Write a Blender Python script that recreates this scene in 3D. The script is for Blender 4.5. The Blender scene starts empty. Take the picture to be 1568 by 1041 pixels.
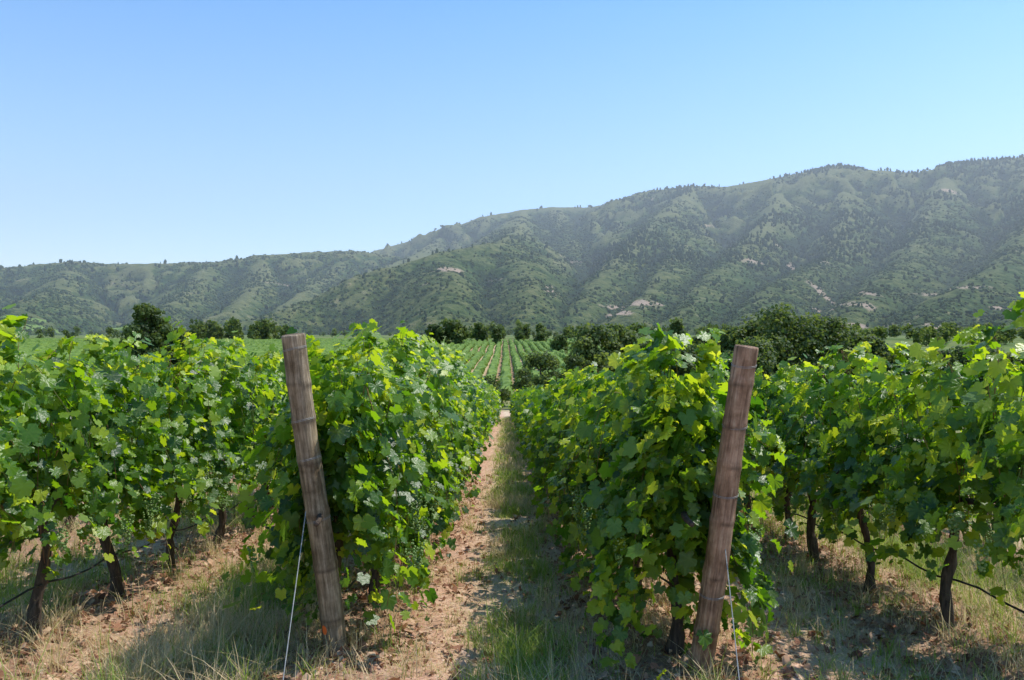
import bpy, math
import numpy as np
from mathutils import Vector
R = np.random.RandomState(7)
sc = bpy.context.scene
SUN_EL, SUN_AZ = 60.0, 72.0
CAMZ = 1.68
FP = 1219.0
# ------------------------------------------------------------ utilities
def link(o):
    sc.collection.objects.link(o); return o
def empty(name, loc=(0,0,0)):
    e = bpy.data.objects.new(name, None); e.location = loc; e.empty_display_size = .2
    return link(e)
def mesh_np(name, V, F, mat, attrs=None, smooth=False, parent=None, loc=None):
    V = np.asarray(V, dtype=np.float32); F = np.asarray(F, dtype=np.int32)
    k = F.shape[1]
    m = bpy.data.meshes.new(name)
    m.vertices.add(len(V)); m.vertices.foreach_set('co', V.ravel())
    m.loops.add(F.size); m.loops.foreach_set('vertex_index', F.ravel())
    m.polygons.add(len(F)); m.polygons.foreach_set('loop_start', np.arange(0, F.size, k, dtype=np.int32))
    m.polygons.foreach_set('use_smooth', np.full(len(F), smooth, dtype=bool))
    if attrs:
        for n, a in attrs.items():
            a = np.asarray(a, dtype=np.float32)
            at = m.attributes.new(n, 'FLOAT', 'POINT'); at.data.foreach_set('value', a.ravel())
    m.update(calc_edges=True); m.validate()
    m.materials.append(mat)
    o = link(bpy.data.objects.new(name, m))
    if parent: o.parent = parent
    if loc is not None: o.location = loc
    return o
def norm(a):
    return a / (np.linalg.norm(a, axis=-1, keepdims=True) + 1e-9)
def _h(ix, iy, seed):
    n = (ix.astype(np.int64)*374761393 + iy.astype(np.int64)*668265263 + seed*1442695041) & 0xffffffff
    n = ((n ^ (n >> 13)) * 1274126177) & 0xffffffff
    return ((n ^ (n >> 16)) & 0xffff) / 65535.0
def vn(x, y, seed=0):
    x = np.asarray(x, float); y = np.asarray(y, float)
    ix = np.floor(x); iy = np.floor(y); fx = x-ix; fy = y-iy
    fx = fx*fx*(3-2*fx); fy = fy*fy*(3-2*fy)
    a=_h(ix,iy,seed); b=_h(ix+1,iy,seed); c=_h(ix,iy+1,seed); d=_h(ix+1,iy+1,seed)
    return (a*(1-fx)+b*fx)*(1-fy)+(c*(1-fx)+d*fx)*fy
def fbm(x, y, o=4, seed=0):
    s = 0; a = .5; t = 0
    for i in range(o):
        s = s + a*vn(x*2**i, y*2**i, seed+i*17); t += a; a *= .5
    return s/t
def tube(P, rad, n=8, cap=True):
    P = np.asarray(P, float); rad = np.asarray(rad, float)
    T = norm(np.gradient(P, axis=0))
    ref = np.array([0.13, 1, 0.07]) if abs(T[0][1]) < .8 else np.array([1, .1, .05])
    A = norm(np.cross(T, ref)); B = np.cross(T, A)
    an = np.linspace(0, 2*np.pi, n, endpoint=False)
    V = P[:, None]+rad[:, None, None]*(np.cos(an)[None, :, None]*A[:, None]+np.sin(an)[None, :, None]*B[:, None])
    m = len(P); V = V.reshape(-1, 3)
    i = np.arange(m-1)[:, None]*n; j = np.arange(n)[None]; j2 = (j+1) % n
    F = np.stack([i+j, i+j2, i+n+j2, i+n+j], -1).reshape(-1, 4)
    F = np.concatenate([F[:, [0,1,2]], F[:, [0,2,3]]])
    if cap:
        V = np.concatenate([V, P[-1:]]); c = len(V)-1
        jj = np.arange(n); F = np.concatenate([F, np.stack([(m-1)*n+jj, (m-1)*n+(jj+1) % n, np.full(n, c)], -1)])
    return V, F
class Acc:
    def __init__(s): s.V=[]; s.F=[]; s.A=[]; s.n=0
    def add(s, V, F, a=0.):
        s.V.append(V); s.F.append(F+s.n); s.A.append(np.full(len(V), a) if np.isscalar(a) else a); s.n += len(V)
    def obj(s, name, mat, **k):
        if not s.V: return None
        return mesh_np(name, np.concatenate(s.V), np.concatenate(s.F), mat, {'rnd': np.concatenate(s.A)}, **k)
# ------------------------------------------------------------ materials
def newmat(name):
    m = bpy.data.materials.new(name); m.use_nodes = True
    nt = m.node_tree; nt.nodes.clear()
    return m, nt, nt.nodes, nt.links
def ramp(N, pts, interp='LINEAR'):
    r = N.new('ShaderNodeValToRGB'); r.color_ramp.interpolation = interp
    e = r.color_ramp.elements
    while len(e) < len(pts): e.new(.5)
    for i, (p, c) in enumerate(pts):
        e[i].position = p; e[i].color = (*c, 1)
    return r
def attr(N, n):
    a = N.new('ShaderNodeAttribute'); a.attribute_name = n; return a
def noise(N, L, scale, detail=4, vec=None, rough=.55):
    n = N.new('ShaderNodeTexNoise'); n.inputs['Scale'].default_value = scale
    n.inputs['Detail'].default_value = detail; n.inputs['Roughness'].default_value = rough
    if vec is not None: L.new(vec, n.inputs['Vector'])
    return n
def pos(N): return N.new('ShaderNodeNewGeometry').outputs['Position']
def mixc(N, L, fac, a, b, typ='MIX'):
    m = N.new('ShaderNodeMix'); m.data_type = 'RGBA'; m.blend_type = typ
    for s, v in ((0, fac), (6, a), (7, b)):
        if isinstance(v, (float, int)): m.inputs[s].default_value = v
        elif isinstance(v, tuple): m.inputs[s].default_value = (*v, 1)
        else: L.new(v, m.inputs[s])
    return m.outputs[2]
def mathn(N, L, op, a, b=0.):
    m = N.new('ShaderNodeMath'); m.operation = op
    for i, v in enumerate((a, b)):
        if isinstance(v, (float, int)): m.inputs[i].default_value = v
        else: L.new(v, m.inputs[i])
    return m.outputs[0]
def leaf_mat(name, cols, tcols, trans=.4, rough=.42, vein=True, spec=.5):
    m, nt, N, L = newmat(name)
    a = attr(N, 'rnd')
    r = ramp(N, cols); L.new(a.outputs['Fac'], r.inputs[0])
    t = ramp(N, tcols); L.new(a.outputs['Fac'], t.inputs[0])
    col = r.outputs[0]; tc = t.outputs[0]
    if vein:
        v = attr(N, 'vein'); p = mathn(N, L, 'POWER', v.outputs['Fac'], 7.)
        p = mathn(N, L, 'MULTIPLY', p, .35)
        col = mixc(N, L, p, col, (.20, .28, .06))
    b = N.new('ShaderNodeBsdfPrincipled'); L.new(col, b.inputs['Base Color'])
    b.inputs['Roughness'].default_value = rough; b.inputs['Specular IOR Level'].default_value = spec
    if vein:
        n = noise(N, L, 60, 2, pos(N)); bp = N.new('ShaderNodeBump'); bp.inputs['Strength'].default_value = .35
        bp.inputs['Distance'].default_value = .01; L.new(n.outputs[0], bp.inputs['Height']); L.new(bp.outputs[0], b.inputs['Normal'])
    tr = N.new('ShaderNodeBsdfTranslucent'); L.new(tc, tr.inputs['Color'])
    mx = N.new('ShaderNodeMixShader'); mx.inputs[0].default_value = trans
    L.new(b.outputs[0], mx.inputs[1]); L.new(tr.outputs[0], mx.inputs[2])
    o = N.new('ShaderNodeOutputMaterial'); L.new(mx.outputs[0], o.inputs[0])
    return m
def simple(name, cols, scale=20, rough=.8, bump=.3, bd=.01, stretch=None, rnd=False, spec=.3, detail=5):
    m, nt, N, L = newmat(name)
    tc = N.new('ShaderNodeTexCoord').outputs['Object']
    if stretch:
        mp = N.new('ShaderNodeMapping'); mp.inputs['Scale'].default_value = stretch
        L.new(tc, mp.inputs[0]); tc = mp.outputs[0]
    n = noise(N, L, scale, detail, tc, .6)
    f = n.outputs[0]
    if rnd:
        f = attr(N, 'rnd').outputs['Fac']
    r = ramp(N, cols); L.new(f, r.inputs[0])
    b = N.new('ShaderNodeBsdfPrincipled'); L.new(r.outputs[0], b.inputs['Base Color'])
    b.inputs['Roughness'].default_value = rough; b.inputs['Specular IOR Level'].default_value = spec
    if bump:
        bp = N.new('ShaderNodeBump'); bp.inputs['Strength'].default_value = bump; bp.inputs['Distance'].default_value = bd
        L.new(n.outputs[0], bp.inputs['Height']); L.new(bp.outputs[0], b.inputs['Normal'])
    o = N.new('ShaderNodeOutputMaterial'); L.new(b.outputs[0], o.inputs[0])
    return m
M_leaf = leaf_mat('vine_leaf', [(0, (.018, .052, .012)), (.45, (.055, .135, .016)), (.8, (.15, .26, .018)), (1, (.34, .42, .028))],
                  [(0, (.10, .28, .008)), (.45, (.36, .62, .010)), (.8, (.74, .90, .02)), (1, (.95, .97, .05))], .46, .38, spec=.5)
M_tree = leaf_mat('tree_foliage', [(0, (.030, .054, .016)), (.5, (.075, .112, .028)), (1, (.15, .19, .05))],
                  [(0, (.10, .17, .02)), (1, (.38, .46, .07))], .36, .6, vein=False, spec=.3)
M_bush = leaf_mat('hill_scrub_foliage', [(0, (.028, .055, .018)), (.5, (.056, .092, .025)), (1, (.12, .150, .042))],
                  [(0, (.04, .08, .015)), (1, (.14, .2, .04))], .15, .8, vein=False, spec=.1)
M_grass = leaf_mat('grass_blade', [(0, (.12, .20, .03)), (.45, (.26, .34, .06)), (.55, (.54, .42, .21)), (1, (.72, .57, .34))],
                   [(0, (.34, .52, .04)), (.45, (.5, .62, .07)), (.55, (.66, .52, .24)), (1, (.8, .64, .38))], .40, .6, vein=False, spec=.3)
M_dead = leaf_mat('dead_leaf', [(0, (.15, .062, .035)), (.5, (.36, .175, .10)), (1, (.64, .44, .29))],
                  [(0, (.2, .08, .03)), (1, (.5, .25, .1))], .15, .75, vein=False, spec=.2)
M_bark = simple('vine_bark', [(.3, (.030, .022, .017)), (.7, (.12, .085, .06))], 18, .9, .9, .02, (3, 3, .5))
M_cane = simple('vine_shoot_bark', [(0, (.10, .17, .04)), (.6, (.22, .13, .05)), (1, (.20, .07, .04))], 20, .6, 0, rnd=True)
M_tbark = simple('tree_bark', [(.3, (.05, .04, .03)), (.7, (.15, .12, .09))], 3, .9, .5, .05)
M_wire = simple('galvanised_wire', [(.3, (.22, .22, .21)), (.7, (.38, .38, .36))], 30, .5, 0)
M_hose = simple('black_hose', [(0, (.012, .012, .012)), (1, (.03, .03, .03))], 10, .5, 0)
M_stone = simple('soil_clod', [(0, (.26, .15, .10)), (.5, (.47, .30, .205)), (1, (.64, .47, .34))], 20, .95, 0, rnd=True)
M_grape = leaf_mat('green_grape', [(0, (.14, .24, .05)), (1, (.26, .36, .10))], [(0, (.3, .45, .1)), (1, (.4, .5, .15))], .25, .35, vein=False)
def post_mat(name, c1, c2, c3, orange=False):
    m, nt, N, L = newmat(name)
    tc = N.new('ShaderNodeTexCoord').outputs['Object']
    mp = N.new('ShaderNodeMapping'); mp.inputs['Scale'].default_value = (1, 1, .07); L.new(tc, mp.inputs[0])
    n = noise(N, L, 55, 6, mp.outputs[0], .65)
    n2 = noise(N, L, 6, 5, tc, .65)
    r = ramp(N, [(.3, c1), (.5, c2), (.72, c3)]); L.new(n.outputs[0], r.inputs[0])
    r2 = ramp(N, [(.35, (.42, .38, .33)), (.62, (1., 1., 1.))]); L.new(n2.outputs[0], r2.inputs[0])
    col = mixc(N, L, 1., r.outputs[0], r2.outputs[0], 'MULTIPLY')
    a = attr(N, 'rnd').outputs['Fac']
    col = mixc(N, L, mathn(N, L, 'MULTIPLY', a, .8), col, (.045, .032, .025))
    if orange:
        v = attr(N, 'paint').outputs['Fac']
        v = mathn(N, L, 'ADD', v, mathn(N, L, 'MULTIPLY', n2.outputs[0], .3))
        v = mathn(N, L, 'GREATER_THAN', v, .72)
        col = mixc(N, L, v, col, (.85, .16, .03))
    b = N.new('ShaderNodeBsdfPrincipled'); L.new(col, b.inputs['Base Color']); b.inputs['Roughness'].default_value = .8
    b.inputs['Specular IOR Level'].default_value = .25
    bp = N.new('ShaderNodeBump'); bp.inputs['Strength'].default_value = .9; bp.inputs['Distance'].default_value = .014
    L.new(n.outputs[0], bp.inputs['Height']); L.new(bp.outputs[0], b.inputs['Normal'])
    o = N.new('ShaderNodeOutputMaterial'); L.new(b.outputs[0], o.inputs[0])
    return m
M_postL = post_mat('weathered_post_wood', (.11, .078, .045), (.31, .235, .15), (.54, .43, .30), True)
M_postR = post_mat('reddish_post_wood', (.15, .082, .048), (.40, .245, .155), (.60, .42, .28))
# ground material
def ground_mat():
    m, nt, N, L = newmat('vineyard_soil')
    p = pos(N)
    n1 = noise(N, L, 1.3, 6, p, .65); n2 = noise(N, L, 14, 6, p, .7); n3 = noise(N, L, 90, 3, p, .6)
    soil = ramp(N, [(.3, (.28, .145, .09)), (.5, (.56, .335, .225)), (.7, (.76, .54, .40))]); L.new(n2.outputs[0], soil.inputs[0])
    straw = ramp(N, [(.35, (.38, .27, .16)), (.6, (.70, .56, .37))]); L.new(n3.outputs[0], straw.inputs[0])
    g = attr(N, 'grassy').outputs['Fac']
    f = mathn(N, L, 'MULTIPLY', g, n1.outputs[0]); f = mathn(N, L, 'MULTIPLY', f, 1.7)
    col = mixc(N, L, f, soil.outputs[0], straw.outputs[0])
    lit = attr(N, 'litter').outputs['Fac']
    lf = mathn(N, L, 'MULTIPLY', lit, n2.outputs[0])
    col = mixc(N, L, lf, col, (.17, .10, .065))
    far = attr(N, 'far').outputs['Fac']
    nf = noise(N, L, .02, 5, p)
    fc = ramp(N, [(.35, (.09, .14, .035)), (.6, (.17, .20, .06)), (.75, (.30, .27, .13))]); L.new(nf.outputs[0], fc.inputs[0])
    col = mixc(N, L, far, col, fc.outputs[0])
    b = N.new('ShaderNodeBsdfPrincipled'); L.new(col, b.inputs['Base Color']); b.inputs['Roughness'].default_value = .95
    b.inputs['Specular IOR Level'].default_value = .1
    s = mathn(N, L, 'ADD', n2.outputs[0], mathn(N, L, 'MULTIPLY', n3.outputs[0], .5))
    bp = N.new('ShaderNodeBump'); bp.inputs['Strength'].default_value = .9; bp.inputs['Distance'].default_value = .03
    L.new(s, bp.inputs['Height']); L.new(bp.outputs[0], b.inputs['Normal'])
    o = N.new('ShaderNodeOutputMaterial'); L.new(b.outputs[0], o.inputs[0])
    return m
def hill_mat():
    m, nt, N, L = newmat('hillside_scrub')
    p = pos(N)
    n1 = noise(N, L, .005, 6, p, .6); n2 = noise(N, L, .05, 8, p, .74)
    a = ramp(N, [(.38, (.036, .070, .022)), (.5, (.100, .145, .042)), (.62, (.20, .215, .082))]); L.new(n2.outputs[0], a.inputs[0])
    big = ramp(N, [(.38, (.60, .78, .66)), (.62, (1., .95, .84))]); L.new(n1.outputs[0], big.inputs[0])
    col = mixc(N, L, 1., a.outputs[0], big.outputs[0], 'MULTIPLY')
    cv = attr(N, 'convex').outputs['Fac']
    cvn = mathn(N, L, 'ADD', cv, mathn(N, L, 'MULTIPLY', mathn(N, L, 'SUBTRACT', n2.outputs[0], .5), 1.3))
    dk = ramp(N, [(.12, (.92, .92, .92)), (.5, (0, 0, 0))]); L.new(cvn, dk.inputs[0])  # darker gullies: denser vegetation, and relief shading put into the colour
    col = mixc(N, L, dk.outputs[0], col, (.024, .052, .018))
    lt = ramp(N, [(.58, (0, 0, 0)), (.95, (.6, .6, .6))]); L.new(cvn, lt.inputs[0])  # paler ridges: drier growth, also painted to strengthen the relief's light side
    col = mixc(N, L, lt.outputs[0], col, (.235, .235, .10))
    bare = attr(N, 'bare').outputs['Fac']
    bf = mathn(N, L, 'ADD', bare, mathn(N, L, 'MULTIPLY', n2.outputs[0], .9))
    br = ramp(N, [(.68, (0, 0, 0)), (.84, (1, 1, 1))]); L.new(bf, br.inputs[0])
    col = mixc(N, L, br.outputs[0], col, (.50, .38, .27))
    fld = attr(N, 'meadow').outputs['Fac']
    col = mixc(N, L, fld, col, (.24, .36, .09))
    b = N.new('ShaderNodeBsdfPrincipled'); L.new(col, b.inputs['Base Color']); b.inputs['Roughness'].default_value = .95
    b.inputs['Specular IOR Level'].default_value = .05
    bp = N.new('ShaderNodeBump'); bp.inputs['Strength'].default_value = 1.; bp.inputs['Distance'].default_value = 12.
    L.new(n2.outputs[0], bp.inputs['Height']); L.new(bp.outputs[0], b.inputs['Normal'])
    o = N.new('ShaderNodeOutputMaterial'); L.new(b.outputs[0], o.inputs[0])
    return m
M_ground = ground_mat(); M_hill = hill_mat()
M_field = leaf_mat('far_vine_foliage', [(0, (.10, .17, .03)), (.5, (.17, .27, .05)), (1, (.26, .36, .07))],
                  [(0, (.3, .45, .04)), (1, (.55, .7, .08))], .35, .6, vein=False, spec=.2)
# ------------------------------------------------------------ terrain
GY = [-40,-10,0,60,80,105,420,1000,7000]; GZ = [1.96,.49,0,-2.94,-3.6,-3.5,9.9,28,150]
def g0(y):
    y = np.asarray(y, float); w = np.clip(np.abs(y-30)*.08, 0, 12)
    return sum(np.interp(y+k*w, GY, GZ) for k in (-1, -.5, 0, .5, 1))/5
def rowx(x0, y): return x0-.008*y
ROWS = [-7.3, -5.2, -3.15, -1.08, 1.05, 3.05, 5.1, 7.1]
def ground_z(x, y):
    x = np.asarray(x, float); y = np.asarray(y, float)
    near = np.clip(1-(y-40)/40, 0, 1)*np.clip(1-(np.abs(x)-9)/6, 0, 1)
    z = g0(y)
    xr = x+.008*y
    d = np.min([np.abs(xr-r) for r in ROWS], axis=0)
    z = z+near*(.07*np.exp(-(d/.35)**2)+(fbm(x*1.3, y*1.3, 3, 5)-.5)*.10+(fbm(x*8, y*8, 3, 9)-.5)*.035)
    far = np.clip((y-80)/200, 0, 1)
    return z+far*(fbm(x/60, y/60, 3, 2)-.5)*2.
def spaced(dense, step, far, growth):
    a = list(np.arange(-dense, dense+1e-6, step)); s = step; v = dense; r = []
    while v < far:
        s *= growth; v += s; r.append(v)
    return np.array([-q for q in r[::-1]]+a+r)
xs = spaced(6.5, .065, 6000, 1.12)
ys = list(np.arange(1.5, 13, .06)); s = .06
ys = [-40, -20, -10, -5, -2, 0]+[.8]+ys
while ys[-1] < 7000: s *= 1.04; ys.append(ys[-1]+s)
ys = np.array(ys)
X, Y = np.meshgrid(xs, ys)
Z = ground_z(X, Y)
def gridF(ny, nx):
    i = np.arange(ny-1)[:, None]*nx; j = np.arange(nx-1)[None]
    return np.stack([i+j, i+j+1, i+nx+j+1, i+nx+j], -1).reshape(-1, 4)
XR = X+.008*Y
cent = np.min([np.abs(XR-c) for c in (-6.25, -4.2, -2.1, .08, 2.35, 4.1, 6.1)], axis=0)
rowd = np.min([np.abs(XR-r) for r in ROWS], axis=0)
farm = np.clip((Y-70)/10, 0, 1)*(1-.7*np.exp(-((X+5)/28)**2)*np.clip((440-Y)/20, 0, 1)*np.clip((Y-85)/20, 0, 1))
farm = np.maximum(farm, np.clip((np.abs(X)-12)/5, 0, 1)*np.clip((Y-20)/20, 0, 1))
mesh_np('ground', np.stack([X, Y, Z], -1).reshape(-1, 3), gridF(*X.shape), M_ground,
        {'grassy': np.clip(1.2-cent/.45, 0, 1).ravel(), 'litter': np.clip(1.3-rowd/.5, 0, 1).ravel(), 'far': farm.ravel()}, smooth=True)
# hills
def W(px, py, y): return ((px-784)/FP*y, y, CAMZ+(545-py)/FP*y)
RID = [
 [(950,309,3250),(1000,291,3100),(1060,285,3000),(1120,285,3000),(1200,270,2900),(1280,254,2900),(1340,260,2900),(1430,267,2900),(1460,250,2800),(1568,240,2700),(1750,225,2500)],
 [(480,410,4000),(560,392,3800),(620,371,3600),(690,352,3500),(740,331,3400),(800,321,3400),(850,316,3400),(900,317,3400),(950,310,3250)],
 [(-300,420,2300),(0,411,2300),(60,406,2300),(110,401,2300),(190,405,2300),(250,403,2300),(320,403,2300),(400,391,2400),(470,386,2500),(540,384,2600),(600,392,2600)],
 [(300,506,1150),(400,488,1250),(480,460,1400),(540,436,1450),(600,410,1500),(680,386,1600),(740,374,1700),(765,372,1800),(790,352,2400),(800,323,3350)],
 [(765,372,1800),(795,400,1550),(815,440,1300),(800,490,1050)],
 [(680,386,1600),(690,430,1300),(680,480,1050)],
 [(1060,285,3000),(1015,330,2400),(965,380,1900),(915,430,1500),(870,490,1150)],
 [(1015,330,2400),(1040,380,1900),(1000,440,1400),(960,485,1100)],
 [(1200,270,2900),(1180,330,2300),(1130,390,1800),(1070,440,1400),(1040,490,1050)],
 [(1280,254,2900),(1300,320,2300),(1280,390,1800),(1180,440,1400),(1140,490,1050)],
 [(1460,250,2800),(1430,320,2200),(1400,390,1700),(1340,440,1300),(1290,490,1000)],
 [(1568,240,2700),(1600,320,2000),(1540,400,1450),(1460,450,1150),(1400,500,900)],
 [(1750,225,2500),(1750,330,1700),(1700,420,1150),(1560,490,850)],
 [(850,316,3400),(860,350,2800),(890,385,2300),(870,430,1900)],
 [(690,352,3500),(640,390,2700),(600,405,2300)],
 [(320,403,2300),(300,440,1900),(240,480,1500),(200,500,1200)],
 [(400,391,2400),(400,430,2000),(350,480,1500)],
 [(540,384,2600),(500,420,2200),(440,465,1700)],
 [(110,401,2300),(90,440,1800),(30,470,1400),(0,495,1100)],
 [(0,411,2300),(-60,440,1700),(-150,490,1200)],
]
SEG = []
for ri, r in enumerate(RID):
    w = [W(*p) for p in r]
    SEG += [(a, b, .51 if ri < 3 else .74) for a, b in zip(w[:-1], w[1:])]
def hill_h(x, y):
    x = np.asarray(x, float); y = np.asarray(y, float)
    wx = x+(fbm(x/260, y/260, 3, 31)-.5)*190; wy = y+(fbm(x/260, y/260, 3, 47)-.5)*190
    best = np.full(x.shape, -1e9); dep = np.zeros(x.shape)
    for a, b, kk in SEG:
        ax, ay, az = a; bx, by, bz = b
        dx, dy = bx-ax, by-ay; L2 = dx*dx+dy*dy
        t0 = np.clip(((x-ax)*dx+(y-ay)*dy)/L2, 0, 1)
        d0 = np.hypot(x-ax-t0*dx, y-ay-t0*dy)
        t1 = np.clip(((wx-ax)*dx+(wy-ay)*dy)/L2, 0, 1)
        d1 = np.hypot(wx-ax-t1*dx, wy-ay-t1*dy)
        m = np.clip(d0/160, 0, 1); d = d0*(1-m)+d1*m
        d = np.sqrt(d*d+30*30)-30                           # rounded crests
        h = az+t0*(bz-az)-kk*d+.00003*d*d
        up = h > best
        best = np.where(up, h, best); dep = np.where(up, d, dep)
    amp = np.clip(dep*.40, 0, 98)
    nn = fbm(x/230+3, y/280, 4, 71)
    rn = np.sqrt((2*nn-1)**2+.002)*-2+1
    rn2 = 1-np.abs(2*fbm(x/80, y/100, 3, 91)-1)*2
    best = best+(rn-.55)*amp+(rn2-.5)*np.clip(dep*.14, 0, 26)+(fbm(x/25, y/25, 2, 13)-.5)*6
    return best
us = np.linspace(-.95, .95, 620); ds = np.linspace(0, 1, 420); ds = 700*(4600/700)**ds
U, D = np.meshgrid(us, ds); HX = U*D; HY = D
HZ = hill_h(HX, HY); base = ground_z(HX, HY)
HZ2 = np.where(HZ > base-6, HZ, base-6)
def blur(a, r):
    for ax in (0, 1):
        p = np.pad(a, [(r+1, r) if i == ax else (0, 0) for i in (0, 1)], mode='edge'); c = np.cumsum(p, axis=ax)
        a = (np.take(c, range(2*r+1, c.shape[ax]), axis=ax)-np.take(c, range(0, c.shape[ax]-2*r-1), axis=ax))/(2*r+1)
    return a
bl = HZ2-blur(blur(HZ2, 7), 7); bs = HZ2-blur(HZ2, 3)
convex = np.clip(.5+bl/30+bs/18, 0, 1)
bare = np.zeros(HX.shape)
def spot(px, py, y, rx, rz, a=.5):
    global bare
    x0, y0, z0 = W(px, py, y)
    bare = np.maximum(bare, a*np.exp(-((HX-x0)/rx)**2-((HZ2-z0)/rz)**2)*(np.abs(HY-y) < 450))
for q in [(965,466,1250,45,6,.5),(945,482,1200,14,7,.5),(110,482,1350,30,8,.55),(165,483,1350,50,4,.5),(1195,377,2000,25,8,.5),(1210,410,1900,18,30,.45),
          (1235,450,1500,20,40,.45),(1250,478,1300,22,12,.45),(1368,505,1000,22,9,.5),(832,465,1700,18,20,.45),(1130,410,1900,50,12,.4),(1440,300,2500,60,18,.4),
          (1300,500,1000,30,5,.5),(1470,478,1200,30,5,.5),(910,505,1000,25,6,.5),(1000,300,2900,60,12,.3),(1390,455,1400,60,6,.4),(760,430,1500,40,6,.35),
          (1350,350,2300,40,20,.35),(1080,350,2500,50,14,.35),(700,420,1500,40,8,.3),(420,430,2000,40,8,.35),(150,430,1900,60,8,.35),(880,400,2100,30,20,.35)]:
    spot(*q)
bare = bare+.17*np.clip((fbm(HX/140, HY/140, 3, 301)-.56)/.1, 0, 1)*(convex > .45)
mead = np.zeros(HX.shape)
for px, py, y, rx, rz in [(215,500,1250,80,8),(60,503,1200,40,7),(130,492,1350,60,5)]:
    x0, y0, z0 = W(px, py, y); v = ((HX-x0)/rx)**2+((HZ2-z0)/rz)**2
    mead = np.maximum(mead, (v < 1).astype(float)*(np.abs(HY-y) < 350))
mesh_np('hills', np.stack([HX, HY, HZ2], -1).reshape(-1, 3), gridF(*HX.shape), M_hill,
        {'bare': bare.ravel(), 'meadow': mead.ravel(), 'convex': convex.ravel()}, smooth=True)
# scrub and trees on the hillsides (one mass)
import bmesh
bm = bmesh.new(); bmesh.ops.create_icosphere(bm, subdivisions=1, radius=1)
IV = np.array([v.co[:] for v in bm.verts]); IF = np.array([[v.index for v in f.verts] for f in bm.faces]); bm.free()
def blobs(P, rx, rz, rnd, jit=.28, up=.5):
    n = len(P); k = len(IV)
    J = 1+R.uniform(-jit, jit, (n, k, 1))
    an = R.uniform(0, 6.28, n); c, s_ = np.cos(an)[:, None], np.sin(an)[:, None]
    B = IV[None]*J
    x = B[..., 0]*c-B[..., 1]*s_; y = B[..., 0]*s_+B[..., 1]*c
    V = np.stack([x*rx[:, None], y*rx[:, None], (B[..., 2]+up)*rz[:, None]], -1)+P[:, None]
    F = IF[None]+(np.arange(n)*k)[:, None, None]
    return V.reshape(-1, 3), F.reshape(-1, 3), np.repeat(rnd, k)
n = 150000
u = R.uniform(-.72, .72, n); d = 850+(3300-850)*R.uniform(0, 1, n)**.75
bx, by = u*d, d
hz = hill_h(bx, by); dens = fbm(bx/90, by/90, 4, 201)
iu = np.clip(((u+.95)/1.9*619).astype(int), 0, 619); idd = np.clip((np.log(d/700)/np.log(4600/700)*419).astype(int), 0, 419)
cvx = convex[idd, iu]
ok = (hz > ground_z(bx, by)+1) & (dens+R.uniform(-.25, .25, n)+.45*(.5-cvx) > .47)
bx, by, hz = bx[ok], by[ok], hz[ok]; n = len(bx)
sz = R.uniform(1.0, 2.9, n)*(1+.6*(R.rand(n) > .94))*(.75+by/4500)
V1, F1, A1 = blobs(np.stack([bx, by, hz-.3], -1), sz, sz*R.uniform(.5, 1.1, n), np.clip(R.normal(.42, .25, n), 0, 1))
mesh_np('hillside_scrub', V1, F1, M_bush, {'rnd': A1})
pts = []
for a, b, kk in SEG[:10]+SEG[10:18]:
    L_ = math.hypot(b[0]-a[0], b[1]-a[1]); c = int(L_/(9 if a[0] > 500 else 30))
    t = R.rand(c); o = R.normal(0, 28, c)
    pts.append(np.stack([a[0]+(b[0]-a[0])*t, a[1]+(b[1]-a[1])*t+o], -1))
pts = np.concatenate(pts); keep = fbm(pts[:, 0]/120, pts[:, 1]/120, 3, 77) > .42; pts = pts[keep]; n = len(pts)
n2_ = 9000
u = R.uniform(.10, .74, n2_); d = R.uniform(1700, 3000, n2_); q = np.stack([u*d, d], -1)
q = q[(fbm(q[:, 0]/150, q[:, 1]/150, 3, 177) > .50)]; pts = np.concatenate([pts, q])
n3_ = 1500                                                   # scattered single trees over all the slopes
u = R.uniform(-.7, .7, n3_); d = R.uniform(900, 2400, n3_); pts = np.concatenate([pts, np.stack([u*d, d], -1)])
hz = hill_h(pts[:, 0], pts[:, 1]); kp = hz > ground_z(pts[:, 0], pts[:, 1]); pts = pts[kp]; hz = hz[kp]; n = len(pts)
hh = R.uniform(3.0, 8, n)*np.clip(pts[:, 1]/2200, .55, 1)
V1, F1, A1 = blobs(np.stack([pts[:, 0], pts[:, 1], hz], -1), hh*R.uniform(.4, .7, n), hh, R.uniform(0, .3, n), .35, .7)
mesh_np('ridge_trees', V1, F1, M_bush, {'rnd': A1})
# ------------------------------------------------------------ vine leaves
AN = [0,12,22,32,42,52,64,74,86,98,110,124,138,152,168]
RA = [1.0,.88,.76,.76,.86,.94,.84,.70,.72,.80,.80,.70,.66,.58,.26]
LO = [1,.25,.0,.1,.4,1,.3,0,.1,.5,1,.2,0,.1,0]
def leaf_template(full=True):
    if full:
        an = np.array([-a for a in AN[:0:-1]]+AN, float); ra = np.array(RA[:0:-1]+RA); lo = np.array(LO[:0:-1]+LO, float)
    else:
        an = np.array([-150,-105,-52,0,52,105,150], float); ra = np.array([.6,.8,.95,1,.95,.8,.6]); lo = np.zeros(7)
    a = np.radians(an)
    x = ra*np.sin(a)*.95; y = ra*np.cos(a)
    V = np.concatenate([[[0, 0]], np.stack([x, y], -1)]); k = len(an)
    r = np.hypot(V[:, 0], V[:, 1])
    z = -.26*r**2+.26*np.abs(V[:, 0])+(.08*np.sin(np.arange(k+1)*2.3) if full else 0)
    F = np.stack([np.zeros(k-1, int), np.arange(2, k+1), np.arange(1, k)], -1)
    return np.concatenate([V, z[:, None]], 1), F, np.concatenate([[1], lo])
LT = {True: leaf_template(True), False: leaf_template(False)}
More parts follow.
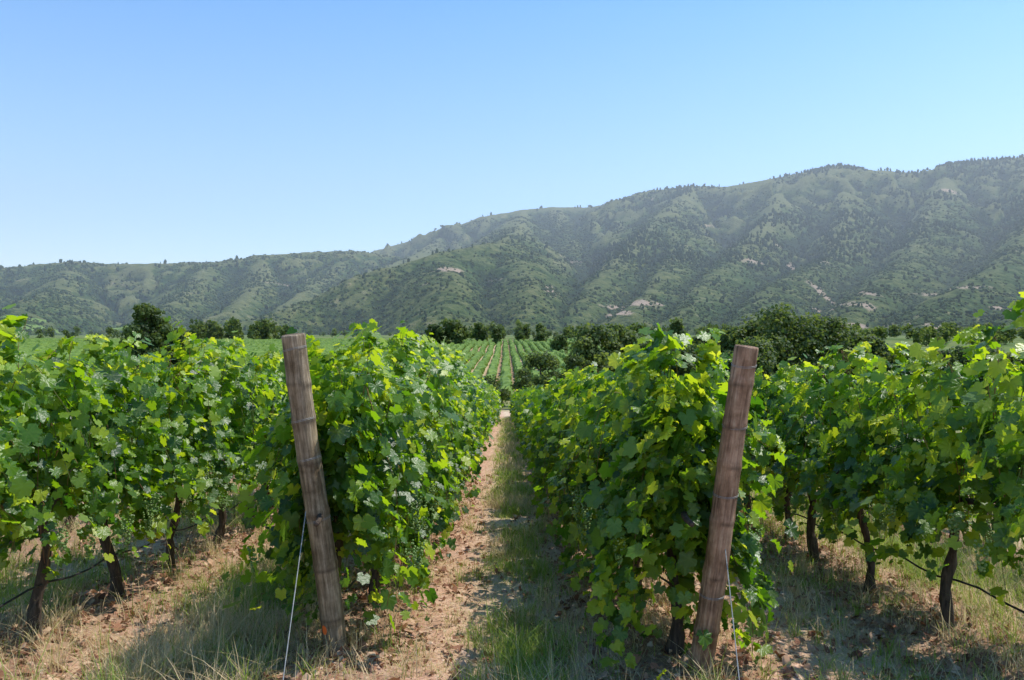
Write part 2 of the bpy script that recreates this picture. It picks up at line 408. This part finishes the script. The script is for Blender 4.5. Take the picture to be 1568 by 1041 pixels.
def place_leaves(P, Nn, T, S, rnd, full):
    V0, F0, ve = LT[full]; n = len(P); k = len(V0)
    Nn = norm(Nn); T = norm(T-Nn*np.sum(T*Nn, -1, keepdims=True)); X_ = np.cross(T, Nn)
    cv = R.uniform(-.6, 2.4, (n, 1)); asp = R.uniform(.80, 1.1, (n, 1))
    lx = V0[None, :, 0]*asp; ly = np.repeat(V0[None, :, 1], n, 0); lz = V0[None, :, 2]*cv
    lz = lz+R.uniform(-.3, .3, (n, 1))*lx
    V = P[:, None]+S[:, None, None]*(lx[..., None]*X_[:, None]+ly[..., None]*T[:, None]+lz[..., None]*Nn[:, None])
    F = F0[None]+(np.arange(n)*k)[:, None, None]
    return V.reshape(-1, 3), F.reshape(-1, 3), np.repeat(rnd, k), np.tile(ve, n)
def build_row(x0, y0, y1, shoots_per_m, main=True, skirt=.3, hm=1., clear=None, endskirt=False):
    e = empty('grapevine_row', (rowx(x0, y0), y0, float(ground_z(rowx(x0, y0), y0))))
    off = np.array(e.location)
    LV = []
    for (ya, yb, full, dm, sm, NN) in ((y0, 13, True, 1., 1., 26), (13, 30, False, .70, 1.25, 20), (30, y1, False, .42, 1.7, 14)):
        if yb <= ya: continue
        S_ = int((yb-ya)*shoots_per_m*dm)
        by_ = R.uniform(ya, yb, S_)
        if endskirt and ya == y0:
            by_ = np.concatenate([by_, R.uniform(y0, y0+.35, 30)]); S_ = len(by_)
        bx_ = rowx(x0, by_)+R.normal(0, .05, S_)
        gz = g0(by_)
        side = np.where(R.rand(S_) < .5, -1., 1.)
        kind = R.rand(S_)                                   # <.30 upright, <.54 arching, rest hanging skirt
        vig = .74+.58*fbm(by_*1.3+x0*7, by_*0+x0, 2, 3)
        vig = vig*(1-.15*np.clip((by_-7)/12, 0, 1))
        wid_ = .70+.66*fbm(by_*1.6+side*31+x0*5, by_*0+x0, 2, 23)
        zb = R.uniform(.74, .98, S_)
        top = np.where(kind < .30, R.uniform(1.70, 2.12, S_), np.where(kind < .54, R.uniform(1.45, 1.9, S_), R.uniform(.95, 1.5, S_)))*hm
        top = zb+(top-zb)*vig
        tall = (R.rand(S_) < .06); top = top+tall*R.uniform(.06, .18, S_)
        lat = side*np.where(kind < .30, np.abs(R.normal(.12, .11, S_)), R.uniform(.18, .60, S_)*wid_)
        if endskirt and ya == y0:
            near_end = np.arange(S_) >= S_-30
            lat = np.where(near_end, R.uniform(-.5, .5, S_), lat); kind = np.where(near_end, .8, kind)
        endz = np.where(kind < .30, top-R.uniform(0, .1, S_), np.where(kind < .54, R.uniform(.60, 1.4, S_), skirt+.6*R.rand(S_)**1.2))
        t = np.linspace(.06, 1, NN)[None, :]
        pk = np.where(kind < .30, .97, np.where(kind < .54, .6, .38))[:, None]
        zz = np.where(t < pk, zb[:, None]+(top-zb)[:, None]*np.sin(np.clip(t/pk, 0, 1)*np.pi/2),
                      top[:, None]+(endz-top)[:, None]*((t-pk)/(1-pk+1e-6))**1.25)
        xx = lat[:, None]*t**.9*(1-.25*np.clip((t-.75)/.25, 0, 1)*(kind[:, None] > .54))
        yy = R.normal(0, .16, S_)[:, None]*t
        wob = R.uniform(0, 6, S_)[:, None]
        nodes = np.stack([bx_[:, None]+xx+.03*np.sin(t*9+wob), by_[:, None]+yy+.03*np.cos(t*8+wob), gz[:, None]+zz], -1)
        if main and full:
            sh = Acc()
            for i in np.where((by_ < 11) & (R.rand(S_) < .6) & (by_ > y0+.25))[0]:
                v, f = tube(nodes[i], np.linspace(.0042, .0018, NN), 4)
                sh.add(v-off, f, float(R.rand()))
            sh.obj('shoots', M_cane, parent=e, smooth=True)
        P = nodes.reshape(-1, 3); n = len(P)
        tt = np.repeat(t, S_, 0).ravel()
        outx = np.repeat(side, NN)
        od = np.stack([outx*np.abs(R.normal(.8, .5, n)), R.normal(0, .8, n), R.normal(.15, .4, n)], -1)
        P = P+norm(od)*R.uniform(.03, .15, (n, 1))*sm
        x_off = P[:, 0]-np.repeat(bx_, NN)
        h = P[:, 2]-np.repeat(gz, NN)
        Nn = np.stack([np.sign(x_off+R.normal(0, .08, n))*R.uniform(0, 1.1, n), R.normal(-.25, .65, n), R.uniform(.0, 1.2, n)+.5*(h > 1.8)], -1)
        T = np.stack([np.sign(x_off)*.35+R.normal(0, .5, n), R.normal(0, .6, n), -R.uniform(.1, 1.2, n)], -1)
        S = R.uniform(.040, .088, n)*(1-.6*np.clip((tt-.82)/.18, 0, 1)*R.rand(n))*sm
        cane_tone = np.repeat(R.normal(0, .10, S_), NN)
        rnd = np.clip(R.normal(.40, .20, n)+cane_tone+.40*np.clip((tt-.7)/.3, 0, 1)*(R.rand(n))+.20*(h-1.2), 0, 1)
        yel = R.rand(n) < .03; rnd = np.where(yel, .97, rnd)
        ok = (h > skirt-.08)
        if clear is not None:
            ok &= ~((np.abs(P[:, 0]-clear[0]-clear[2]*(h/2.)) < .15) & (P[:, 1] < clear[1]-.13*h+.12) & (h > clear[3]))
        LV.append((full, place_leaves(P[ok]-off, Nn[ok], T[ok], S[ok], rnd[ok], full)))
    for full in (True, False):
        vs = [l[1] for l in LV if l[0] == full]
        if not vs: continue
        o_ = 0; V=[]; F=[]; A=[]; B=[]
        for v, f, a, b in vs:
            V.append(v); F.append(f+o_); A.append(a); B.append(b); o_ += len(v)
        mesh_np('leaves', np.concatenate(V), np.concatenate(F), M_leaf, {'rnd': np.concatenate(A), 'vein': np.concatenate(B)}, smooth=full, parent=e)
    tr = Acc()
    yy = y0+.35
    while yy < min(y1, 40):
        x = rowx(x0, yy)+R.normal(0, .03); z = float(ground_z(x, yy))
        k = 12; t = np.linspace(0, 1, k); lean = R.normal(0, .06, 2); ph = R.rand()*6
        P = np.stack([x+lean[0]*t+.022*np.sin(t*8+ph), yy+lean[1]*t+.022*np.cos(t*7+ph), z-.05+t*.93], -1)
        r = .052-.016*t+.022*np.exp(-t*9)+.006*np.sin(t*23+ph)+.012*np.exp(-((t-1)/.12)**2); r *= R.uniform(.7, 1.05)
        v, f = tube(P, r, 9)
        v = v+(np.stack([vn(v[:, 2]*25, v[:, 0]*60, 3), vn(v[:, 2]*25, v[:, 0]*60, 8), v[:, 2]*0], -1)-.5)*.022
        tr.add(v-off, f)
        for sg in (-1, 1):
            t = np.linspace(0, 1, 8)
            P = np.stack([x+lean[0]+.02*np.sin(t*7+ph), yy+lean[1]+sg*t*.52, z+.86+.06*np.sin(t*2.5)], -1)
            v, f = tube(P, .026-.010*t, 6); tr.add(v-off, f)
        yy += R.uniform(.9, 1.15)
    tr.obj('trunks', M_bark, parent=e, smooth=True)
    wi = Acc(); yl = np.arange(max(y0, 4.7)+.1, y1, 1.5)
    for hgt in (.9, 1.35, 1.6):
        P = np.stack([rowx(x0, yl), yl, g0(yl)+hgt], -1); v, f = tube(P, np.full(len(yl), .0014), 4); wi.add(v-off, f)
    wi.obj('trellis_wires', M_wire, parent=e)
    ho = Acc(); yl = np.arange(y0+.3, min(y1, 30), .25)
    P = np.stack([rowx(x0, yl)+.05, yl, g0(yl)+.40+.02*np.sin(yl*6.2)], -1); v, f = tube(P, np.full(len(yl), .008), 6); ho.add(v-off, f)
    ho.obj('drip_hose', M_hose, parent=e, smooth=True)
    if main:
        gr = Acc()
        for i in range(34):
            y = R.uniform(y0+.0, y0+4); sd = 1 if R.rand() < .5 else -1
            c = np.array([rowx(x0, y)+sd*R.uniform(.38, .55), y, float(g0(y))+R.uniform(.75, 1.08)])
            nb = 55; tt = R.rand(nb)**.8; rr = .042*(1-tt*.75); a = R.uniform(0, 6.28, nb)
            P = c+np.stack([rr*np.cos(a), rr*np.sin(a), -tt*.17], -1)
            v, f, aa = blobs(P-off, np.full(nb, .0085), np.full(nb, .0085), R.rand(nb), 0., 0.)
            gr.add(v, f, aa)
        gr.obj('grape_clusters', M_grape, parent=e, smooth=True)
    return e
build_row(-7.3, 5.5, 60, 9, False, .5, .9); build_row(-5.2, 5, 60, 13, False, .5, .9)
build_row(-3.15, 3.9, 62, 46, True, .42, 1.07)
build_row(-1.08, 4.88, 62, 56, True, .18, 1.04, clear=(-1.10, 5.0, -.17, .0), endskirt=True)
build_row(1.05, 4.62, 62, 54, True, .10, .90, clear=(1.10, 4.74, .22, .50), endskirt=True)
build_row(3.05, 4.2, 62, 46, True, .42, .94)
build_row(5.1, 5, 60, 13, False, .5, .85); build_row(7.1, 5.5, 60, 9, False, .5, .85)
# ------------------------------------------------------------ end posts with tension wires
def end_post(base, top, rad, mat, paint_z=None, wraps=()):
    base = Vector(base); top = Vector(top); ax = top-base; Ln = ax.length
    e = empty('wooden_post', base)
    e.rotation_euler = ax.to_track_quat('Z', 'Y').to_euler()
    n = 36; zs = np.concatenate([np.linspace(-.3, Ln-.012, 110), [Ln-.004, Ln]])
    an = np.linspace(0, 2*np.pi, n, endpoint=False)
    A_, Z_ = np.meshgrid(an, zs)
    r = rad*(1.03-.07*Z_/Ln)*(1+.05*(fbm(np.cos(A_)*1.5+5, Z_*2.6+np.sin(A_), 3, 11)-.5)*2)
    dark = np.zeros(Z_.shape)
    for kz in (.28, .62, .95, 1.28, 1.52, 1.75):
        w = kz+.012*np.sin(A_+kz*9)
        r = r+rad*.07*np.exp(-((Z_-w)/.022)**2); dark = np.maximum(dark, .75*np.exp(-((Z_-w+.014)/.008)**2))
    for ck in range(9):
        a0 = R.uniform(3.4, 6.0) if ck < 5 else R.uniform(0, 6.28); z0 = R.uniform(0, Ln); l = R.uniform(.12, .4)
        da = np.abs((A_-a0+np.pi) % (2*np.pi)-np.pi)
        g_ = np.exp(-(da/.09)**2)*np.clip(1-np.abs(Z_-z0)/l, 0, 1)
        r = r-rad*.07*g_; dark = np.maximum(dark, g_*.9)
    r[-2] *= .985; r[-1] *= .93
    sway = .012*np.sin(Z_*3)
    V = np.stack([r*np.cos(A_)+sway, r*np.sin(A_), Z_], -1).reshape(-1, 3)
    m = len(zs); i = np.arange(m-1)[:, None]*n; j = np.arange(n)[None]; j2 = (j+1) % n
    F = np.stack([i+j, i+j2, i+n+j2, i+n+j], -1).reshape(-1, 4); F = np.concatenate([F[:, [0,1,2]], F[:, [0,2,3]]])
    lastV = V[-n:]; cen = lastV.mean(0); nv = len(V); dk = [dark.ravel()]
    prev = (m-1)*n
    for q, f_ in enumerate((.75, .5, .25)):
        rv = cen+(lastV-cen)*f_; rv[:, 2] += R.uniform(-.003, .002, n); V = np.concatenate([V, rv]); cur = nv+q*n
        jj = np.arange(n); k2 = (jj+1) % n
        F = np.concatenate([F, np.stack([prev+jj, prev+k2, cur+k2], -1), np.stack([prev+jj, cur+k2, cur+jj], -1)]); prev = cur
        dk.append(R.uniform(0, .5, n))
    V = np.concatenate([V, [cen]]); jj = np.arange(n); F = np.concatenate([F, np.stack([prev+jj, prev+(jj+1) % n, np.full(n, len(V)-1)], -1)])
    dk = np.concatenate(dk+[[.6]])
    pa = np.zeros(len(V))
    if paint_z is not None:
        pa = np.exp(-((V[:, 2]-paint_z)/.045)**2-((V[:, 0]-.008)/.03)**2)*(V[:, 1] < 0)
    mesh_np('post', V, F, mat, {'rnd': dk, 'paint': pa}, smooth=True, parent=e)
    wr = Acc()
    for wz in wraps:
        for dz in (0, .007):
            a = np.linspace(0, 6.5, 40); rr = rad*(1.035-.07*wz/Ln)+.003
            v, f = tube(np.stack([rr*np.cos(a)+.01*np.sin(wz*3), rr*np.sin(a), wz+dz+.012*np.cos(a)], -1), np.full(40, .0011), 4); wr.add(v, f)
    wr.obj('wire_wraps', M_wire, parent=e)
    return e
def pt(px, py, y):
    return ((px-784)/FP*y, y, CAMZ+(545-py)/FP*y)
end_post(pt(518, 1004, 5.0), pt(449, 512, 4.72), .071, M_postL, .22, (1.95, 1.52, 1.28, .9))
end_post(pt(1068, 1030, 4.72), pt(1144, 530, 4.50), .068, M_postR, None, (1.85, 1.5, 1.1, .5))
def guy(a, b, name='guy_wire'):
    a = np.array(a); b = np.array(b); t = np.linspace(0, 1, 8)[:, None]
    v, f = tube(a+(b-a)*t, np.full(8, .0030), 5)
    mesh_np(name, v, f, M_wire)
guy(pt(470, 780, 4.82), (pt(424, 1041, 4.0)[0], 4.0, float(g0(4.0))-.05))
guy(pt(1108, 830, 4.60), (pt(1140, 1041, 3.9)[0], 3.9, float(g0(3.9))-.05))
# ------------------------------------------------------------ grass, litter, clods
def blades(P, hgt, lean, wid, rnd):
    n = len(P); an = R.uniform(0, 6.28, n); d = np.stack([np.cos(an), np.sin(an), 0*an], -1)
    an2 = an+R.uniform(1.2, 1.9, n); w = np.stack([np.cos(an2), np.sin(an2), 0*an], -1)
    ts = np.array([0, .35, .7, 1.]); V = []
    for t in ts:
        c = P+d*(lean*t**1.8)[:, None]+np.array([0, 0, 1.])*(hgt*(t-.25*t*t*np.clip(lean/hgt, 0, 1.5)))[:, None]
        ww = wid*(1-t)**.7*.5
        if t < 1: V += [c-w*ww[:, None], c+w*ww[:, None]]
        else: V += [c]
    V = np.stack(V, 1); F0 = np.array([[0,1,3],[0,3,2],[2,3,5],[2,5,4],[4,5,6]])
    F = F0[None]+(np.arange(n)*7)[:, None, None]
    return V.reshape(-1, 3), F.reshape(-1, 3), np.repeat(rnd, 7)
GA = Acc()
def grass(xc, xw, y0, y1, tufts, nb, h0, h1, greenp, spread=.05, wid=.0048, thr=.36):
    n = tufts; y = y0+(y1-y0)*R.rand(n)**1.5; x = xc+R.normal(0, xw, n)-.008*y
    keep = fbm(x*1.6+9, y*1.6, 2, 55) > thr; x, y = x[keep], y[keep]; n = len(x)
    tg = (fbm(x*.9, y*.9, 2, 66)+R.uniform(-.25, .25, n)) < greenp
    th = R.uniform(h0, h1, n)*(.6+.8*R.rand(n)**2)
    nbs = R.randint(nb//2, int(nb*1.5), n); idx = np.repeat(np.arange(n), nbs); k = len(idx)
    sp = (spread*R.uniform(.4, 1.6, n))[idx]
    X_ = x[idx]+R.normal(0, 1, k)*sp; Y_ = y[idx]+R.normal(0, 1, k)*sp
    z = ground_z(X_, Y_)-.01
    hh = th[idx]*R.uniform(.4, 1.15, k); far = np.clip(Y_/9, 1, 4)
    gr = np.where(tg[idx], R.uniform(0, .45, k), R.uniform(.55, 1, k)); sw = R.rand(k) < .22; gr = np.where(sw, R.rand(k), gr)
    GA.add(*blades(np.stack([X_, Y_, z], -1), hh, hh*R.uniform(.1, 1.4, k), wid*far*R.uniform(.6, 1.5, k), gr))
grass(.14, .17, 3.0, 14, 800, 28, .08, .30, .42, thr=.40)
grass(.10, .18, 12, 55, 1300, 14, .10, .30, .48, thr=.25)
grass(-.15, .35, 3.0, 14, 360, 14, .03, .12, .40)
grass(-2.0, .32, 3.0, 14, 1000, 32, .12, .40, .45, thr=.36)
grass(-2.1, .3, 12, 40, 500, 14, .12, .4, .5)
grass(-4.2, .45, 3.5, 20, 1000, 26, .15, .45, .50)
grass(-6.2, .5, 5, 20, 500, 20, .15, .4, .55)
grass(2.35, .24, 4, 20, 400, 24, .08, .28, .44, thr=.40)
grass(4.2, .5, 4, 20, 1200, 26, .18, .55, .66, thr=.28)
grass(6.2, .6, 5, 20, 600, 20, .15, .4, .6)
for rx in (-3.15, -1.08, 1.05, 3.05): grass(rx, .32, 3.4, 14, 280, 20, .10, .36, .36)
GA.obj('grass', M_grass)
# lying straw
n = 90000; y = 2.7+13*R.rand(n)**1.6; x = R.uniform(-4.5, 4.8, n); z = ground_z(x, y)+.008
ok = fbm(x*1.7, y*1.7, 3, 88)+R.uniform(-.25, .25, n) > .43; x, y, z = x[ok], y[ok], z[ok]; n = len(x)
SV = blades(np.stack([x, y, z], -1), np.full(n, .016), R.uniform(.03, .22, n), R.uniform(.003, .0065, n), R.uniform(.6, 1, n))
mesh_np('dry_straw', SV[0], SV[1], M_grass, {'rnd': SV[2]})
n = 40000; y = 2.7+14*R.rand(n)**1.5; x = R.uniform(-4.8, 5, n)
rd = np.min([np.abs(x+.008*y-r) for r in ROWS], axis=0)
ok = R.rand(n) < np.clip(1.-rd*.85, .2, 1); x, y = x[ok], y[ok]; n = len(x)
P = np.stack([x, y, ground_z(x, y)+R.uniform(.004, .035, n)], -1)
v, f, a, b = place_leaves(P, np.stack([R.normal(0, .5, n), R.normal(0, .5, n), np.ones(n)], -1), R.normal(0, 1, (n, 3)), .010+.045*R.rand(n)**1.7, R.rand(n), False)
v = v+(np.stack([vn(v[:, 0]*70, v[:, 1]*70, 4)]*3, -1)-.4)*np.array([0, 0, .035])
mesh_np('fallen_leaves', v, f, M_dead, {'rnd': a})
n = 22000; y = 2.7+14*R.rand(n)**1.5; x = R.uniform(-4.8, 5, n)
s_ = R.uniform(.004, .014, n)*(1+1.2*(R.rand(n) > .95))
v, f, a = blobs(np.stack([x, y, ground_z(x, y)], -1), s_, s_*.7, R.rand(n), .35, .2)
mesh_np('soil_clods', v, f, M_stone, {'rnd': a})
# ------------------------------------------------------------ far vineyard block
FX = np.arange(-330, 75, 2.5); fy = np.arange(92, 412, 1.3)
cs = np.array([[-.6, 0], [-.78, .75], [-.42, 1.35], [.42, 1.35], [.78, .75], [.6, 0]])
AV = Acc()
for x0 in FX:
    y_a = 92 if abs(x0+10) < 60 else 110
    yy = fy[fy > y_a]
    if x0 > 40: yy = yy[yy < 300]
    n = len(yy); k = len(cs)
    xx = np.full(n, x0)-.008*yy+(fbm(yy/30, yy*0+x0/9, 2, 5)-.5)*.9
    gz = ground_z(xx, yy)
    j = R.uniform(-.28, .28, (n, k, 3)); hs = .6+.6*vn(yy/2, yy*0+x0, 8)
    V = np.stack([xx[:, None]+cs[None, :, 0]+j[..., 0], np.repeat(yy[:, None], k, 1)+j[..., 1], gz[:, None]-.05+(cs[None, :, 1]*hs[:, None]+j[..., 2]*(cs[None, :, 1] > 0))], -1)
    F = gridF(n, k); F = np.concatenate([F[:, [0,1,2]], F[:, [0,2,3]]])
    AV.add(V.reshape(-1, 3), F, R.uniform(.1, 1, n*k))
AV.obj('distant_vineyard', M_field)
# ------------------------------------------------------------ trees
def tree(px, top_py, y, wpx, name='tree', n=2600, conic=False, leafs=.32, low=.12, n_clump=46):
    x = (px-784)/FP*y; zg = float(ground_z(x, y)); H = CAMZ+(545-top_py)/FP*y-zg; Rr = wpx/FP*y*.5
    e = empty(name, (x, y, zg-.1)); a = Acc()
    k = 9; t = np.linspace(0, 1, k); bend = R.normal(0, .04*H, 2)
    cx = bend[0]*t**2; cy = bend[1]*t**2
    v, f = tube(np.stack([cx, cy, t*H*.9], -1), (.045*H)*(1-t*.9)*.6+.02, 8); a.add(v, f)
    C = []
    for i in range(n_clump):
        hh = R.uniform(low, .97); hz_ = hh*H
        prof = (1-hh)**.75*1.15 if conic else math.sqrt(max(0, 1-((hh-.5)/.53)**2))
        an = R.uniform(0, 6.28); r_ = Rr*prof*R.uniform(.25, 1.0)*(1+.25*math.sin(an*3+px))
        C.append([np.interp(hh, t, cx)+r_*math.cos(an), np.interp(hh, t, cy)+r_*math.sin(an), hz_])
        if i % 3 == 0:
            s0 = max(.08, hh-.22); P0 = np.array([np.interp(s0, t, cx), np.interp(s0, t, cy), s0*H]); P1 = np.array(C[-1]); tt = np.linspace(0, 1, 5)[:, None]
            v, f = tube(P0+(P1-P0)*tt+np.array([0, 0, .05*H])*np.sin(tt*3.1), np.linspace(.012*H, .004*H, 5), 5); a.add(v, f)
    a.obj('trunk_and_limbs', M_tbark, parent=e, smooth=True)
    C = np.array(C); ci = R.randint(0, n_clump, n); cr = R.uniform(.2, .38, n_clump)*Rr+.04*H; ct = R.uniform(.0, .75, n_clump)
    dd = norm(R.normal(0, 1, (n, 3))); rr = R.rand(n)**.45
    P = C[ci]+dd*(rr*cr[ci])[:, None]*np.array([1.1, 1.1, .8])
    P[:, 2] = np.clip(P[:, 2], .1, None)
    Nn = norm(dd+R.normal(0, .6, (n, 3))+np.array([0, 0, .5]))
    v, f, aa, _ = place_leaves(P, Nn, R.normal(0, 1, (n, 3)), R.uniform(.6, 1.2, n)*leafs, np.clip(ct[ci]+R.uniform(-.1, .25, n), 0, 1), False)
    mesh_np('crown', v, f, M_tree, {'rnd': aa}, parent=e)
    return e
for q in [(912,502,88,80),(946,498,92,76),(985,520,98,60),(1083,498,112,54),(1118,504,108,60),(1172,488,108,80),(1214,470,100,104),(1252,486,104,84),(1296,500,110,80),(1335,518,108,64),(1385,532,104,66),(1440,540,104,60),(1500,532,110,80),(1560,538,110,80),(1150,520,95,74),(1050,528,97,60)]:
    tree(*q, n_clump=64, leafs=.25, n=6500)
tree(1040, 488, 118, 30, 'conifer_tree', conic=True, leafs=.26)
tree(228, 468, 135, 46, leafs=.34, n=4200); tree(248, 486, 138, 36, leafs=.34, n=3200); tree(205, 494, 140, 34, leafs=.34); tree(268, 504, 140, 30, leafs=.34)
tree(665, 498, 300, 22, n=1700, leafs=.6); tree(694, 492, 300, 42, n=2800, leafs=.6); tree(860, 514, 250, 24, n=1600, leafs=.5)
tree(762, 502, 330, 15, n=1300, leafs=.6); tree(828, 494, 370, 17, n=1300, leafs=.7, conic=True); tree(735, 494, 400, 20, n=1200, leafs=.8); tree(798, 508, 400, 15, n=900, leafs=.8, conic=True)
tree(828, 540, 84, 62, 'shrub', n=4200, leafs=.16, low=.05); tree(803, 564, 78, 34, 'shrub', n=1800, leafs=.14, low=.05); tree(748, 576, 80, 50, 'shrub', n=2200, leafs=.15, low=.05)
tree(886, 543, 84, 44, 'shrub', n=2600, leafs=.16, low=.05)
# belt of distant trees (one mass)
TP = []; TS = []
def belt(pa, pb, ya, yb, c, h0, h1):
    for i in range(c):
        t = R.rand(); y = ya+(yb-ya)*R.rand(); x = (pa+(pb-pa)*t-784)/FP*y; h = R.uniform(h0, h1); z = float(ground_z(x, y)); w = h*R.uniform(.35, .6)
        for j in range(14):
            hh = R.uniform(.2, .95); an = R.uniform(0, 6.28); rr = w*math.sqrt(max(0, 1-((hh-.5)/.55)**2))*.7*R.rand()**.5
            TP.append([x+rr*math.cos(an), y+rr*math.sin(an), z+hh*h*.9]); TS.append(h*R.uniform(.10, .2))
belt(300, 480, 425, 470, 28, 7, 13); belt(-60, 330, 440, 560, 26, 4, 8); belt(720, 905, 430, 560, 28, 4, 12); belt(480, 720, 500, 700, 12, 3, 7)
belt(960, 1600, 300, 700, 150, 4, 10); belt(-200, 1700, 750, 1050, 130, 3, 9)
TP = np.array(TP); TS = np.array(TS); n = len(TP); m_ = 16
P = np.repeat(TP, m_, 0)+norm(R.normal(0, 1, (n*m_, 3)))*(np.repeat(TS, m_)*R.rand(n*m_)**.4)[:, None]*1.2
v, f, a, _ = place_leaves(P, R.normal(0, 1, (n*m_, 3))+np.array([0, 0, .6]), R.normal(0, 1, (n*m_, 3)), np.repeat(TS, m_)*.55, np.clip(np.repeat(R.uniform(0, .9, n), m_)+R.uniform(0, .2, n*m_), 0, 1), False)
mesh_np('distant_trees', v, f, M_tree, {'rnd': a})
# ------------------------------------------------------------ valley haze (real scattering air)
bpy.ops.mesh.primitive_cube_add(size=1, location=(0, 2350, 430)); hz_o = bpy.context.object
hz_o.name = 'haze'; hz_o.scale = (9000, 3900, 980)
m, nt, N, L = newmat('hazy_air')
vs = N.new('ShaderNodeVolumeScatter'); vs.inputs['Color'].default_value = (.90, .98, 1, 1); vs.inputs['Density'].default_value = 1.9e-4; vs.inputs['Anisotropy'].default_value = .2
o = N.new('ShaderNodeOutputMaterial'); L.new(vs.outputs[0], o.inputs['Volume'])
hz_o.data.materials.append(m)
# ------------------------------------------------------------ sky, sun, camera
w = bpy.data.worlds.new('World'); sc.world = w; w.use_nodes = True
nt = w.node_tree; bg = nt.nodes['Background']; N = nt.nodes; L = nt.links
sky = N.new('ShaderNodeTexSky'); sky.sky_type = 'NISHITA'; sky.sun_disc = False
sky.sun_elevation = math.radians(SUN_EL); sky.sun_rotation = math.radians(SUN_AZ); sky.altitude = 200
sky.air_density = 1.0; sky.dust_density = .6; sky.ozone_density = 1.5
tc = N.new('ShaderNodeTexCoord'); sx = N.new('ShaderNodeSeparateXYZ'); L.new(tc.outputs['Generated'], sx.inputs[0])
rp = ramp(N, [(0, (.98, .97, .94)), (.08, (.98, .99, .97)), (.20, (.76, .93, .99)), (.42, (.35, .72, .98)), (.8, (.24, .50, .80))]); L.new(sx.outputs['Z'], rp.inputs[0])
tint = mixc(N, L, 1., sky.outputs[0], rp.outputs[0], 'MULTIPLY')
vm = N.new('ShaderNodeVectorMath'); vm.operation = 'SCALE'; vm.inputs['Scale'].default_value = 1.8; L.new(tint, vm.inputs[0])
L.new(vm.outputs[0], bg.inputs[0]); bg.inputs[1].default_value = .15
sl = bpy.data.lights.new('sun', 'SUN'); sl.energy = 5; sl.angle = math.radians(.5); sl.color = (1, .96, .88)
so = link(bpy.data.objects.new('sun', sl))
el, az = math.radians(SUN_EL), math.radians(SUN_AZ)
dv = Vector((math.sin(az)*math.cos(el), math.cos(az)*math.cos(el), math.sin(el)))
so.rotation_euler = dv.to_track_quat('Z', 'Y').to_euler(); so.location = dv*30
cam = bpy.data.cameras.new('camera'); cam.lens = 28; cam.sensor_width = 36; cam.clip_end = 20000; cam.clip_start = .05
co = link(bpy.data.objects.new('camera', cam)); co.location = (0, 0, CAMZ); co.rotation_euler = (math.radians(90+1.15), 0, 0)
sc.camera = co
sc.view_settings.view_transform = 'Standard'; sc.view_settings.look = 'None'; sc.view_settings.exposure = 0
